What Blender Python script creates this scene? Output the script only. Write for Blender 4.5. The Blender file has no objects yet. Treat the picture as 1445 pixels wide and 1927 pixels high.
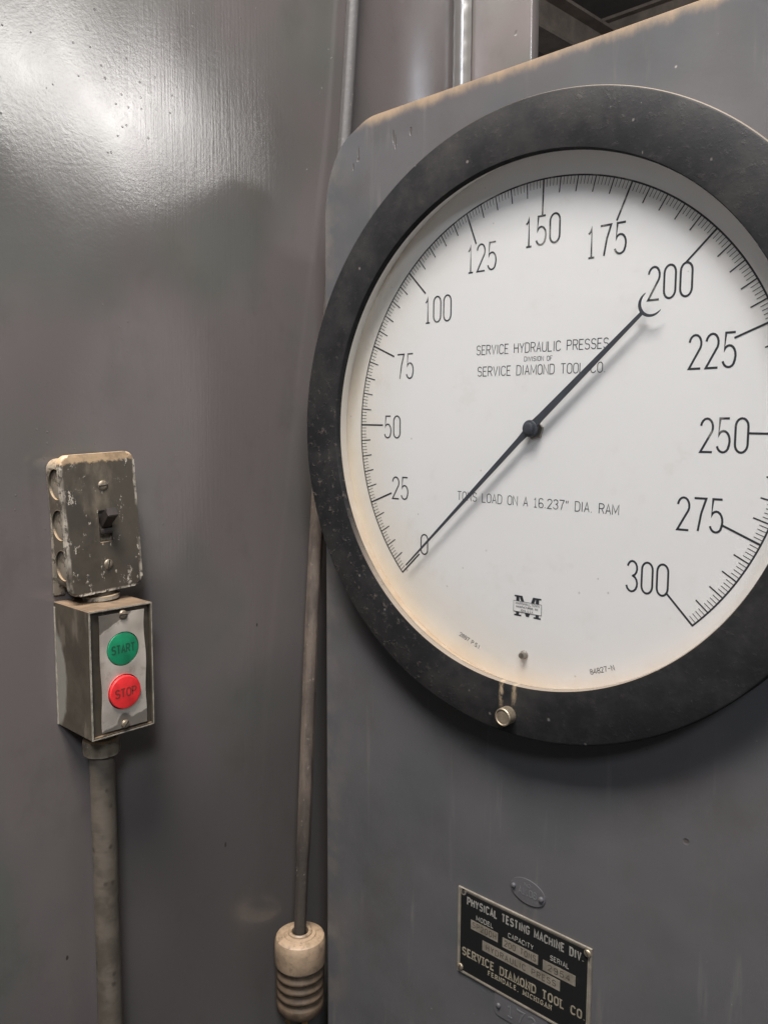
import bpy, bmesh, math, random
from mathutils import Vector, Matrix
random.seed(7)
R = math.radians
sc = bpy.context.scene
C = sc.collection

# ------------------------------------------------------------------ camera, light, exposure
W, H = 1445, 1927
cam_d = bpy.data.cameras.new('camera'); cam = bpy.data.objects.new('camera', cam_d); C.objects.link(cam)
cam_d.sensor_fit = 'VERTICAL'; cam_d.sensor_height = 24.0
cam_d.lens = 1513.1 / H * 24.0
yaw, pitch, roll = 0.742601, 0.0978920, 0.00537007
fw = Vector((-math.sin(yaw) * math.cos(pitch), math.cos(yaw) * math.cos(pitch), -math.sin(pitch)))
rt = Vector((math.cos(yaw), math.sin(yaw), 0)); up = rt.cross(fw)
r2 = rt * math.cos(roll) + up * math.sin(roll); u2 = -rt * math.sin(roll) + up * math.cos(roll)
cam.matrix_world = Matrix(((r2.x, u2.x, -fw.x, .33956), (r2.y, u2.y, -fw.y, -.54185), (r2.z, u2.z, -fw.z, -.004145), (0, 0, 0, 1)))
cam_d.clip_start = .02; cam_d.clip_end = 100
sc.camera = cam

sc.view_settings.view_transform = 'Standard'; sc.view_settings.look = 'None'
sc.view_settings.exposure = 0; sc.view_settings.gamma = 1
world = bpy.data.worlds.new('World'); sc.world = world; world.use_nodes = True
bg = world.node_tree.nodes['Background']; bg.inputs[0].default_value = (.92, .95, 1.0, 1); bg.inputs[1].default_value = .17

def area(name, loc, target, sx, sy, power, col):
    d = bpy.data.lights.new(name, 'AREA'); d.shape = 'RECTANGLE'; d.size = sx; d.size_y = sy
    d.energy = power; d.color = col
    o = bpy.data.objects.new(name, d); C.objects.link(o); o.location = loc
    o.rotation_euler = (Vector(target) - Vector(loc)).to_track_quat('-Z', 'Y').to_euler()
    return o
area('ceiling_lamp', (.15, -.95, 1.80), (.05, 0, 0), 1.30, .62, 198, (1, .96, .92))          # shop lamp over the dial
bay = area('bay_lamp', (3.85, 1.85, 2.0), (-.3, -.2, .27), 1.30, .50, 54, (1, .97, .94))   # mirrored in the steel wall
_l = (Vector((-.3, -.2, .27)) - bay.location).normalized(); _u = Vector((-.43, .79, -.40)); _u = (_u - _l * _u.dot(_l)).normalized(); _v = (-_l).cross(_u)
bay.rotation_euler = Matrix((_u, _v, -_l)).transposed().to_euler()
area('side_lamp', (2.2, -1.9, 1.9), (0, 0, 0), .5, .5, 84, (.84, .90, 1.0))              # cool light from the right

# ------------------------------------------------------------------ node helpers
class NT:
    def __init__(s, name):
        s.m = bpy.data.materials.new(name); s.m.use_nodes = True; s.t = s.m.node_tree
        s.b = s.t.nodes['Principled BSDF']; s.tc = s.t.nodes.new('ShaderNodeTexCoord').outputs['Object']
        s.h = None
    def node(s, t, **k):
        n = s.t.nodes.new(t)
        for a, v in k.items(): setattr(n, a, v)
        return n
    def lk(s, a, b):
        if hasattr(a, 'is_output'): s.t.links.new(a, b)
        else: b.default_value = a
    def noise(s, scale, detail=4, rough=.55, stretch=None, off=0, dist=0):
        v = s.tc
        if stretch or off:
            mp = s.node('ShaderNodeMapping'); s.lk(v, mp.inputs[0]); mp.inputs[3].default_value = stretch or (1, 1, 1)
            mp.inputs[1].default_value = (off, off * .7, off * .3); v = mp.outputs[0]
        n = s.node('ShaderNodeTexNoise'); s.lk(v, n.inputs['Vector']); n.inputs['Scale'].default_value = scale
        n.inputs['Detail'].default_value = detail; n.inputs['Roughness'].default_value = rough; n.inputs['Distortion'].default_value = dist
        return n.outputs[0]
    def voro(s, scale, stretch=None, off=0, rnd=1):
        v = s.tc
        if stretch or off:
            mp = s.node('ShaderNodeMapping'); s.lk(v, mp.inputs[0]); mp.inputs[3].default_value = stretch or (1, 1, 1)
            mp.inputs[1].default_value = (off, off * .7, off * .3); v = mp.outputs[0]
        n = s.node('ShaderNodeTexVoronoi'); s.lk(v, n.inputs['Vector']); n.inputs['Scale'].default_value = scale
        n.inputs['Randomness'].default_value = rnd
        return n.outputs[0], n.outputs[1]
    def step(s, x, a, b, lo=0., hi=1.):
        n = s.node('ShaderNodeMapRange'); n.interpolation_type = 'SMOOTHSTEP' if b > a else 'LINEAR'
        s.lk(x, n.inputs[0]); n.inputs[1].default_value = a; n.inputs[2].default_value = b
        n.inputs[3].default_value = lo; n.inputs[4].default_value = hi; n.clamp = True
        return n.outputs[0]
    def ma(s, op, a, b=0.):
        n = s.node('ShaderNodeMath', operation=op); s.lk(a, n.inputs[0]); s.lk(b, n.inputs[1]); return n.outputs[0]
    def mix(s, f, a, b):
        n = s.node('ShaderNodeMix', data_type='RGBA'); s.lk(f, n.inputs[0])
        for q, i in ((a, 6), (b, 7)):
            if hasattr(q, 'is_output'): s.lk(q, n.inputs[i])
            else: n.inputs[i].default_value = (*q, 1)
        return n.outputs[2]
    def sep(s, v):
        n = s.node('ShaderNodeSeparateXYZ'); s.lk(v, n.inputs[0]); return n.outputs
    def nrm(s):
        return s.sep(s.node('ShaderNodeNewGeometry').outputs['Normal'])
    def spots(s, scale, size, keep, stretch=None, off=0):
        # sparse irregular spots: voronoi cells, a random share of them kept
        d, c = s.voro(scale, stretch, off)
        k = s.step(s.sep(c)[0], 1 - keep, 1 - keep + .002)
        n = s.ma('ADD', d, s.ma('MULTIPLY', s.ma('SUBTRACT', s.noise(scale * 3, 3, off=off + 3), .5), size * 1.2))
        return s.ma('MULTIPLY', s.step(n, size, size * .5), k)
    def marks(s, ax, pts):
        # irregular dark chips and runs at given places: (u, v, half width, half height)
        q = s.sep(s.tc); nz_ = s.ma('SUBTRACT', s.noise(260, 4, .7, off=41), .5); out = 0.
        for u, v, ru, rv in pts:
            d = s.ma('ADD', s.ma('POWER', s.ma('DIVIDE', s.ma('SUBTRACT', q[ax], u), ru), 2), s.ma('POWER', s.ma('DIVIDE', s.ma('SUBTRACT', q[2], v), rv), 2))
            out = s.ma('MAXIMUM', s.step(s.ma('ADD', d, s.ma('MULTIPLY', nz_, 3.)), 1.2, .6), out)
        return out
    def bump(s, hgt, dist, strength=1.):
        n = s.node('ShaderNodeBump'); n.inputs['Strength'].default_value = strength; n.inputs['Distance'].default_value = dist
        s.lk(hgt, n.inputs['Height'])
        if s.h: s.lk(s.h, n.inputs['Normal'])
        s.h = n.outputs[0]
    def done(s, col, rough=.5, metal=0., spec=None, coat=None):
        if hasattr(col, 'is_output'): s.lk(col, s.b.inputs['Base Color'])
        else: s.b.inputs['Base Color'].default_value = (*col, 1)
        s.lk(rough, s.b.inputs['Roughness']); s.lk(metal, s.b.inputs['Metallic'])
        if spec is not None: s.b.inputs['Specular IOR Level'].default_value = spec
        if s.h: s.lk(s.h, s.b.inputs['Normal'])
        return s.m

def simple(name, col, rough=.5, metal=0., var=.25, sc_=40, bump=0., spec=None):
    n = NT(name)
    d = tuple(c * (1 - var) for c in col)
    c = n.mix(n.step(n.noise(sc_, 5, .65), .35, .68), col, d)
    if bump: n.bump(n.noise(sc_ * 5, 4), bump)
    return n.done(c, rough, metal, spec)
DUST = (.21, .150, .098)
# --- wall paint: glossy grey enamel, brushed runs and orange peel
n = NT('wall_enamel')
tone = n.noise(5, 3, .5)
col = n.mix(n.step(tone, .42, .60), (.092, .079, .076), (.072, .072, .065))
col = n.mix(n.step(n.noise(2.2, 2, off=4), .4, .65), col, (.062, .056, .053))
col = n.mix(n.ma('MULTIPLY', n.step(n.noise(16, 6, .7, (1, 1, .7), off=2), .50, .75), .25), col, (.040, .036, .030))
sp = n.spots(28, .13, .16); sp2 = n.spots(16, .10, .20, (1, 1.8, .45), off=5); sp3 = n.spots(85, .09, .035, off=9)
col = n.mix(n.ma('MULTIPLY', n.ma('MAXIMUM', sp, sp2), .85), col, (.020, .017, .014))
col = n.mix(n.ma('MULTIPLY', sp3, .8), col, (.34, .31, .27))
wm = n.marks(1, [(-.1465, .2885, .0022, .0038), (-.1398, .2745, .0013, .0016), (-.1755, .3105, .0013, .0013), (-.2015, .3195, .0020, .0022), (-.1460, .279, .0006, .003), (-.245, -.455, .0012, .0022), (-.078, -.418, .0012, .0028), (-.035, -.2, .001, .002)])
col = n.mix(n.ma('MULTIPLY', wm, .85), col, (.022, .018, .015))
yy = n.sep(n.tc)
brush = n.noise(1, 5, .65, (1, 420, 16)); brushm = n.step(yy[1], -.16, -.09)
peel = n.noise(620, 3, .6); peel2 = n.noise(260, 4, .6, off=2); pim = n.spots(240, .22, .022, off=12); pim2 = n.spots(120, .13, .035, off=15)
rgh = n.step(n.noise(4.5, 5, .6, off=8), .35, .68, .10, .20)
n.bump(n.noise(5.5, 1, .4, (1, 1, .55), off=1.3), .0055)
n.bump(peel2, .00009, .7); n.bump(peel, .00004, .7); n.bump(n.ma('MULTIPLY', n.ma('MAXIMUM', pim, pim2), n.step(n.noise(7, 3, off=20), .44, .60)), .00022, .7)
scr = n.ma('MULTIPLY', n.step(n.noise(1, 4, .7, (1, 30, 500), off=31), .735, .75), n.step(n.noise(9, 2, off=33), .5, .6))
col = n.mix(n.ma('MULTIPLY', scr, .5), col, (.16, .15, .14))
n.bump(n.ma('MULTIPLY', brush, n.ma('MULTIPLY', n.step(yy[1], -.20, -.12), n.step(yy[1], .03, -.07, .05, 1))), .00017, .8)
n.bump(n.ma('SUBTRACT', 1, n.ma('MAXIMUM', sp, sp3)), .0005, .8)
WALL = n.done(col, rgh, spec=.6)
n = NT('weld_enamel'); n.bump(n.noise(1, 3, .5, (500, 500, 9)), .00025, .5)
WELD = n.done((.08, .075, .07), .24, spec=.6)
# --- panel paint: smoother bluish grey, dust caught on the top edge
n = NT('panel_enamel')
g = n.nrm()
col = n.mix(n.step(n.noise(6, 3, .5, off=3), .4, .62), (.056, .053, .055), (.047, .048, .050))
col = n.mix(n.ma('MULTIPLY', n.step(n.noise(9, 6, .72, (1, 1, .8)), .46, .70), .42), col, (.040, .036, .033))
col = n.mix(n.ma('MULTIPLY', n.step(n.noise(1, 4, .6, (90, 1, 7), off=8), .60, .74), .35), col, (.095, .088, .082))
col = n.mix(n.ma('MULTIPLY', n.step(n.noise(150, 5, .8, (1.5, 1, .6), off=9), .705, .715), .7), col, (.17, .16, .15))
sp = n.spots(30, .08, .12); sp2 = n.spots(16, .10, .15, (2.4, 1, .5), off=6); sp3 = n.spots(70, .08, .03, off=3)
sp = n.ma('MAXIMUM', sp, n.marks(0, [(-.1975, .2520, .0011, .0050), (-.1975, .2460, .0016, .0022), (-.1545, .2560, .0010, .0060), (-.1520, .2510, .0010, .0060), (-.1345, .2560, .0012, .0035), (-.204, .241, .001, .003)]))
col = n.mix(n.ma('MULTIPLY', n.ma('MAXIMUM', sp, sp2), .7), col, (.04, .034, .03))
col = n.mix(n.ma('MULTIPLY', sp3, .5), col, (.3, .28, .25))
z = n.sep(n.tc)[2]
film = n.step(n.ma('ADD', z, n.ma('MULTIPLY', n.noise(45, 5, .65, (1, 1, .5)), .016)), .2775, .2895)
edge = n.ma('MAXIMUM', n.step(g[2], .12, .55), film)
col = n.mix(n.ma('MULTIPLY', edge, n.step(n.noise(160, 5, .7), .15, .5, .55, 1)), col, DUST)
lowx = n.step(n.sep(n.tc)[0], -.20, -.243)
col = n.mix(n.ma('MULTIPLY', n.ma('MULTIPLY', lowx, n.step(n.noise(30, 5, .7, off=1), .4, .7)), .3), col, (.14, .115, .09))
n.bump(n.noise(9, 2, .4, off=5), .004); n.bump(n.noise(260, 4, .6), .00012, .5); n.bump(n.ma('SUBTRACT', 1, sp), .0004)
PANEL = n.done(col, n.step(n.noise(12, 4), .3, .7, .34, .44), spec=.4)
TAGM = simple('tag_enamel', (.058, .056, .059), .4, 0, .15, 30)
# --- black bezel
n = NT('bezel_black')
g = n.nrm(); p = n.sep(n.tc)
col = n.mix(n.step(n.noise(25, 5, .65), .4, .7), (.009, .009, .0098), (.0175, .0168, .0165))
pitarea = n.ma('MULTIPLY', n.step(p[0], .0, -.2), n.step(p[2], .12, -.08))
pit = n.ma('MULTIPLY', n.step(n.noise(150, 5, .7), .54, .72), n.step(pitarea, .1, .8, .10, .9))
col = n.mix(n.ma('MULTIPLY', pit, .7), col, (.085, .072, .062))
ch = n.spots(95, .14, .12); ch2 = n.ma('MAXIMUM', n.spots(55, .06, .05, (1.6, 1, .7), off=4), n.step(n.noise(85, 6, .8, off=14), .69, .71))
col = n.mix(n.ma('MULTIPLY', n.step(n.noise(7, 5, .7, off=11), .48, .7), .5), col, (.034, .031, .029))
col = n.mix(n.ma('MULTIPLY', n.ma('MAXIMUM', ch, ch2), .5), col, (.13, .12, .11))
col = n.mix(n.ma('MULTIPLY', n.step(g[2], .3, .8), .6), col, (.23, .19, .15))
# two pale streaks under the glass above the thumbscrew
def streak(x0, w, z0, z1):
    dx = n.ma('ABSOLUTE', n.ma('SUBTRACT', n.ma('ADD', p[0], n.ma('MULTIPLY', n.ma('SUBTRACT', n.noise(70, 3, off=x0 * 100), .5), .004)), x0))
    return n.ma('MULTIPLY', n.ma('MULTIPLY', n.step(dx, w, w * .2), n.step(n.ma('ABSOLUTE', n.ma('SUBTRACT', p[2], (z0 - .19) / 2)), (-.19 - z0) / 2, (-.19 - z0) / 2 - .005)), n.step(n.noise(260, 4, .7), .34, .56))
stk = n.ma('MAXIMUM', streak(-.0118, .0026, -.224, -.2), n.ma('MULTIPLY', streak(.0008, .0030, -.222, -.2), .75))
col = n.mix(n.ma('MULTIPLY', n.ma('MULTIPLY', stk, n.step(p[2], -.226, -.203, .35, 1)), .6), col, (.30, .23, .15))
n.bump(n.noise(300, 5, .7), .0003, .5); n.bump(pit, .0010, .8)
BEZEL = n.done(col, n.step(n.noise(20, 4), .3, .7, .45, .62), spec=.10)
# --- dial white with age stains towards the rim
n = NT('dial_enamel')
p = n.sep(n.tc)
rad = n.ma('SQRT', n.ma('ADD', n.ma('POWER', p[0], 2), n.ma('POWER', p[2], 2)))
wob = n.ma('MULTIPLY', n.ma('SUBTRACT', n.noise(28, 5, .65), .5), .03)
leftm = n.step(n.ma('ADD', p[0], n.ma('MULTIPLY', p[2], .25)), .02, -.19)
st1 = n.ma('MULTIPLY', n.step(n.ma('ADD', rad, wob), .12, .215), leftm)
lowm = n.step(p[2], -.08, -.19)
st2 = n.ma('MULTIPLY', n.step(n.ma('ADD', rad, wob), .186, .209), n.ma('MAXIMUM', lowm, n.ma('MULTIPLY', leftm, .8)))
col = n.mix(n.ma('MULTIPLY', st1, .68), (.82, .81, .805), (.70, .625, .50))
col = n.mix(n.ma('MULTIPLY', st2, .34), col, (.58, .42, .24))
smg = n.step(n.noise(22, 6, .75, off=7), .54, .78)
col = n.mix(n.ma('MULTIPLY', smg, .25), col, (.60, .53, .44))
ds = n.ma('MAXIMUM', n.spots(70, .10, .05, off=1), n.spots(120, .12, .04, off=21))
col = n.mix(n.ma('MULTIPLY', ds, .45), col, (.30, .24, .17))
n.bump(n.noise(14, 3), .001, .4)
DIAL = n.done(col, .42, spec=.35)
n = NT('rim_white')
p = n.sep(n.tc); g = n.nrm()
col = n.mix(n.ma('MULTIPLY', n.step(g[2], -.4, .9), n.step(n.noise(70, 5, .7), .2, .6, .6, 1)), (.89, .875, .84), (.62, .47, .32))
col = n.mix(n.ma('MULTIPLY', n.step(p[1], -.013, -.0195), n.step(n.noise(120, 4), .35, .6)), col, (.22, .10, .045))
RIM = n.done(col, .55)
n = NT('dial_ink')
fade = n.step(n.noise(60, 5, .75), .50, .66)
p = n.sep(n.tc)
fade_glare = n.ma('MULTIPLY', n.step(p[0], .13, .07), n.step(p[2], -.01, .05))
fade_glare = n.ma('MAXIMUM', fade_glare, n.step(n.ma('ADD', n.ma('ABSOLUTE', n.ma('SUBTRACT', p[0], .136)), n.ma('ABSOLUTE', n.ma('SUBTRACT', p[2], .0))), .022, .008))  # glare smear on the glass, put into the ink colour as a paler spot
col = n.mix(n.ma('MULTIPLY', n.ma('MULTIPLY', fade, fade_glare), .6), (.028, .030, .036), (.42, .40, .37))
INK = n.done(col, .6)
n = NT('small_ink')
INK2 = n.done(n.mix(n.ma('MULTIPLY', n.step(n.noise(120, 4, .7), .45, .68), .45), (.035, .035, .04), (.35, .34, .33)), .6)
POINTER = simple('pointer_black', (.055, .062, .075), .5, 0, .2, 60)
STEEL = simple('dull_steel', (.42, .39, .35), .42, .8, .35, 90, .0002)
BRASSY = simple('worn_brass_screw', (.25, .205, .15), .5, .7, .4, 150, .0002)
# --- switch box: taupe paint, chipped edges, tan dust on top
def boxpaint(name, a, b, chip, dust=True, zt=None, rough=.45, edge=None, amount=.92):
    n = NT(name); g = n.nrm()
    col = n.mix(n.step(n.noise(45, 5, .65), .38, .65), a, b)
    ge = n.node('ShaderNodeNewGeometry').outputs['Pointiness']
    ed = n.step(ge, .52, .60)
    if edge:
        q = n.sep(n.tc); wb = n.ma('MULTIPLY', n.ma('SUBTRACT', n.noise(90, 4), .5), .003)
        ed = n.ma('MAXIMUM', n.step(n.ma('ADD', n.ma('ABSOLUTE', q[1]), wb), edge[0] - .0030, edge[0] - .0012), n.step(n.ma('ADD', n.ma('ABSOLUTE', q[2]), wb), edge[1] - .0026, edge[1] - .001))
        ed = n.ma('MULTIPLY', ed, n.step(n.noise(22, 3, off=9), .40, .60))
    cn = n.noise(190, 6, .75)
    cm = n.ma('MAXIMUM', n.ma('MULTIPLY', ed, n.step(cn, .40, .50)), n.ma('MULTIPLY', n.step(n.noise(75, 6, .8, (1, 1.4, .8), off=3), .60, .625), n.step(cn, .42, .52)))
    col = n.mix(n.ma('MULTIPLY', cm, .85), col, chip)
    sm = n.step(n.noise(24, 5, .6, (1, 1, .5), off=6), .54, .74)
    col = n.mix(n.ma('MULTIPLY', sm, .45), col, (.27, .215, .15))
    if dust:
        dm = n.step(g[2], .15, .75)
        if zt is not None:
            z = n.sep(n.tc)[2]
            dm = n.ma('MAXIMUM', dm, n.step(n.ma('ADD', z, n.ma('MULTIPLY', n.noise(130, 5, .7), .010)), zt + .0030, zt + .0052))
        col = n.mix(n.ma('MULTIPLY', dm, amount), col, n.mix(n.step(n.noise(140, 4), .4, .65), (.36, .25, .145), (.24, .165, .10)))
    n.bump(n.ma('SUBTRACT', 1, cm), .0004, .8); n.bump(n.noise(300, 4), .0003, .5)
    return n.done(col, n.step(n.noise(60, 4), .3, .7, rough - .08, rough + .12), spec=.5)
TAUPE = boxpaint('switch_taupe', (.047, .039, .029), (.035, .029, .022), (.42, .37, .30), zt=.0508, edge=(.0320, .0568))
TAUPE2 = boxpaint('body_taupe', (.062, .051, .037), (.048, .039, .029), (.22, .185, .14), amount=.55)
n = NT('station_paint')
g = n.nrm(); p = n.sep(n.tc)
col = n.mix(n.step(n.noise(35, 5, .6), .38, .65), (.044, .036, .026), (.029, .023, .017))
# bare patch rubbed on the left side
dy = n.ma('DIVIDE', n.ma('ADD', p[0], n.ma('MULTIPLY', n.ma('SUBTRACT', n.noise(60, 4), .5), .012)), .017)
dz = n.ma('DIVIDE', n.ma('SUBTRACT', p[2], -.012), .040)
el = n.ma('ADD', n.ma('POWER', dy, 2), n.ma('POWER', dz, 2))
sidem = n.step(g[1], -.5, -.8)
col = n.mix(n.ma('MULTIPLY', n.ma('MULTIPLY', n.step(el, 1.25, .85), sidem), .9), col, (.135, .126, .108))
rub = n.ma('MULTIPLY', n.step(n.noise(60, 5, .6, (1, 1, .35), off=5), .56, .66), .35)
col = n.mix(rub, col, (.13, .11, .085))
col = n.mix(n.ma('MULTIPLY', n.step(g[2], .4, .9), .8), col, n.mix(n.step(n.noise(70, 4), .4, .65), (.20, .135, .085), (.13, .092, .06)))
n.bump(n.noise(220, 4), .0003, .6)
STATION = n.done(col, .42, spec=.5)
BARE = simple('bare_edge', (.30, .27, .22), .45, .3, .45, 120, .0002)
n = NT('chrome_plate')
p = n.sep(n.tc)
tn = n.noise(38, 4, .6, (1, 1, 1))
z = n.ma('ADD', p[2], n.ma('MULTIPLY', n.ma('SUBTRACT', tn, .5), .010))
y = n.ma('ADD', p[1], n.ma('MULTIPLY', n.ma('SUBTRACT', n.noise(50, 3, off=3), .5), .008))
dark_m = n.step(n.ma('ADD', z, n.ma('MULTIPLY', y, -.55)), .0395, .0425)  # darker patches towards the plate corners and around its screws
dark_m2 = n.step(n.ma('ADD', z, n.ma('MULTIPLY', y, -.25)), -.0385, -.042)
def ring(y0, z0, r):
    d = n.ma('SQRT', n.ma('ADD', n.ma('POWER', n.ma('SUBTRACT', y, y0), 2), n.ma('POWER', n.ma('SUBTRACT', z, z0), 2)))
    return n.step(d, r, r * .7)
dark_m = n.ma('MAXIMUM', n.ma('MAXIMUM', dark_m, dark_m2), n.ma('MAXIMUM', ring(0, .0458, .0075), ring(0, -.044, .010)))
dark_m = n.ma('MAXIMUM', dark_m, n.ma('MULTIPLY', ring(.018, -.022, .005), .7))
col = n.mix(n.ma('MULTIPLY', dark_m, .9), n.mix(n.step(n.noise(90, 5, .7), .5, .75), (.93, .84, .73), (.70, .61, .50)), (.045, .036, .028))
n.bump(n.noise(30, 2, .4, off=2), .0025, .7)
CHROME = n.done(col, n.step(n.noise(50, 4), .3, .7, .30, .42), n.step(dark_m, 0, 1, .85, .3))
GREEN = simple('green_plastic', (.004, .165, .072), .45, 0, .3, 90)
GREEND = simple('green_letter_shade', (.003, .055, .028), .6, 0, .2, 60)  # darker green: shade of the pressed letters put into the colour
RED = simple('red_plastic', (.56, .020, .022), .45, 0, .3, 90)
REDD = simple('red_letter_shade', (.17, .014, .011), .6, 0, .2, 60)  # darker red, likewise carrying the shade of pressed letters
BLACK = simple('black_plastic', (.022, .019, .018), .42, 0, .4, 60)
TOGGLE = simple('toggle_bakelite', (.020, .015, .013), .45, 0, .35, 120)
HOLE = simple('cavity_shade', (.010, .009, .008), .8)  # near-black: shade inside holes, slots and wells put into the colour
n = NT('conduit_skin')
wv = n.noise(1, 5, .7, (60, 60, 380))
col = n.mix(n.step(n.noise(35, 5, .65), .4, .62), (.074, .061, .047), (.044, .036, .027))
col = n.mix(n.ma('MULTIPLY', n.step(wv, .5, .7), .32), col, (.045, .037, .027))
col = n.mix(n.ma('MULTIPLY', n.spots(85, .22, .16), .85), col, (.03, .022, .016))
col = n.mix(n.ma('MULTIPLY', n.spots(45, .12, .10, off=7), .85), col, (.55, .45, .33))
n.bump(wv, .0004, .6)
CONDUIT = n.done(col, .55)
NUT = boxpaint('fitting_paint', (.10, .080, .055), (.06, .048, .033), (.36, .31, .24), rough=.35)
n = NT('cord_rubber')
p = n.sep(n.tc)
grain = n.noise(60, 5, .65, (1, 1, .25))
col = n.mix(n.step(grain, .4, .65), (.075, .058, .046), (.040, .031, .026))
col = n.mix(n.step(p[2], .05, .22), col, (.036, .033, .032))
col = n.mix(n.ma('MULTIPLY', n.step(p[2], -.36, -.45), .85), col, (.022, .018, .015))
col = n.mix(n.ma('MULTIPLY', n.step(n.noise(240, 5, .7), .62, .7), .5), col, (.22, .19, .15))
n.bump(n.noise(200, 4), .0004)
CORD = n.done(col, .6, spec=.3)
n = NT('plug_cap_tan'); g = n.nrm()
col = n.mix(n.step(n.noise(60, 5, .6), .4, .65), (.25, .175, .112), (.18, .125, .078))
col = n.mix(n.ma('MULTIPLY', n.step(n.noise(120, 6, .8), .52, .64), .75), col, (.085, .058, .036))
col = n.mix(n.ma('MULTIPLY', n.step(n.noise(38, 5, .7, off=3), .48, .66), .5), col, (.12, .085, .055))
n.bump(n.noise(240, 5, .7), .0004)
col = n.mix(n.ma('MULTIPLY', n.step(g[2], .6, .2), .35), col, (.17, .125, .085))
PCAP = n.done(col, .55)
PGRIP = simple('plug_grip', (.066, .046, .030), .6, 0, .5, 50, .0004, spec=.2)
BRASS = simple('brass_prong', (.42, .27, .11), .35, .9, .4, 80)
n = NT('plate_black')
col = n.mix(n.ma('MULTIPLY', n.step(n.noise(60, 5, .7), .6, .8), .5), (.005, .005, .005), (.020, .019, .017))
PBLACK = n.done(col, .6, spec=.15)
PALE = simple('plate_bare_metal', (.165, .145, .118), .45, .25, .35, 70, .0002)
PLET = simple('plate_letters', (.21, .20, .18), .5, .3, .3, 90)
PLET2 = simple('plate_letters_brass', (.20, .175, .13), .5, .3, .3, 90)
STAMP = simple('stamped_mark', (.045, .037, .028), .6, 0, .3, 90)
STAMPL = simple('painted_mark', (.078, .078, .081), .45, 0, .2, 90)
CEIL = simple('ceiling_brown', (.085, .066, .055), .8, 0, .3, 3)
BEAM = simple('beam_brown', (.26, .215, .18), .7, 0, .35, 6)
FLOOR = simple('floor_concrete', (.09, .085, .08), .8, 0, .3, 3)
n = NT('glass')
t = n.t; tr = n.node('ShaderNodeBsdfTransparent'); gl = n.node('ShaderNodeBsdfGlossy'); mx = n.node('ShaderNodeMixShader')
fr = n.node('ShaderNodeFresnel'); fr.inputs[0].default_value = 1.33
gl.inputs['Roughness'].default_value = .12; tr.inputs[0].default_value = (.985, .99, .99, 1)
n.lk(n.ma('MULTIPLY', fr.outputs[0], .7), mx.inputs[0]); n.lk(tr.outputs[0], mx.inputs[1]); n.lk(gl.outputs[0], mx.inputs[2])
n.lk(mx.outputs[0], t.nodes['Material Output'].inputs[0]); GLASS = n.m

# ------------------------------------------------------------------ object helpers
def link(name, bm, mat, parent=None, smooth=True, loc=None, auto=35):
    me = bpy.data.meshes.new(name)
    bmesh.ops.recalc_face_normals(bm, faces=bm.faces)
    if smooth:
        for f in bm.faces: f.smooth = len(f.verts) <= 4
        for e in bm.edges:
            if len(e.link_faces) == 2 and e.calc_face_angle(0) > R(auto): e.smooth = False
    bm.to_mesh(me); bm.free()
    o = bpy.data.objects.new(name, me); C.objects.link(o)
    me.materials.append(mat)
    if parent: o.parent = parent
    if loc: o.location = loc
    return o
def tag(o, label, cat=None, group=None, kind=None):
    if label: o['label'] = label
    if cat: o['category'] = cat
    if group: o['group'] = group
    if kind: o['kind'] = kind
    return o
def empty(name, loc, label, cat):
    o = bpy.data.objects.new(name, None); C.objects.link(o); o.location = loc; o.empty_display_size = .02
    return tag(o, label, cat)
def box(x0, x1, y0, y1, z0, z1, bev=0, seg=2, bm=None):
    bm = bm or bmesh.new()
    r = bmesh.ops.create_cube(bm, size=1)
    for v in r['verts']: v.co = Vector(((x0 + x1) / 2 + v.co.x * (x1 - x0), (y0 + y1) / 2 + v.co.y * (y1 - y0), (z0 + z1) / 2 + v.co.z * (z1 - z0)))
    if bev:
        es = list({e for v in r['verts'] for e in v.link_edges})
        bmesh.ops.bevel(bm, geom=es, offset=bev, segments=seg, profile=.5, affect='EDGES')
    return bm
def lathe(prof, axis='Y', n=64, bm=None, c=(0, 0, 0), closed=False):
    # prof: list of (radius, height along axis); axis Y: height -> y
    bm = bm or bmesh.new(); rings = []
    for r, h in prof:
        ring = []
        for i in range(n if r > 1e-7 else 1):
            a = 2 * math.pi * i / n; x, z = r * math.cos(a), r * math.sin(a)
            co = {'Y': (x, h, z), 'Z': (x, z, h), 'X': (h, x, z)}[axis]
            ring.append(bm.verts.new((co[0] + c[0], co[1] + c[1], co[2] + c[2])))
        rings.append(ring)
    pairs = list(zip(rings, rings[1:])) + ([(rings[-1], rings[0])] if closed else [])
    for a, b in pairs:
        for i in range(n):
            j = (i + 1) % n
            if len(a) == 1 and len(b) == 1: continue
            if len(a) == 1: bm.faces.new((a[0], b[i], b[j]))
            elif len(b) == 1: bm.faces.new((a[i], a[j], b[0]))
            else: bm.faces.new((a[i], a[j], b[j], b[i]))
    return bm
def rrect(w, h, r, n=8):
    pts = []
    for cx, cy, a0 in ((w / 2 - r, h / 2 - r, 0), (-w / 2 + r, h / 2 - r, 90), (-w / 2 + r, -h / 2 + r, 180), (w / 2 - r, -h / 2 + r, 270)):
        for i in range(n + 1):
            a = R(a0 + 90 * i / n); pts.append((cx + r * math.cos(a), cy + r * math.sin(a)))
    return pts
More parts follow.
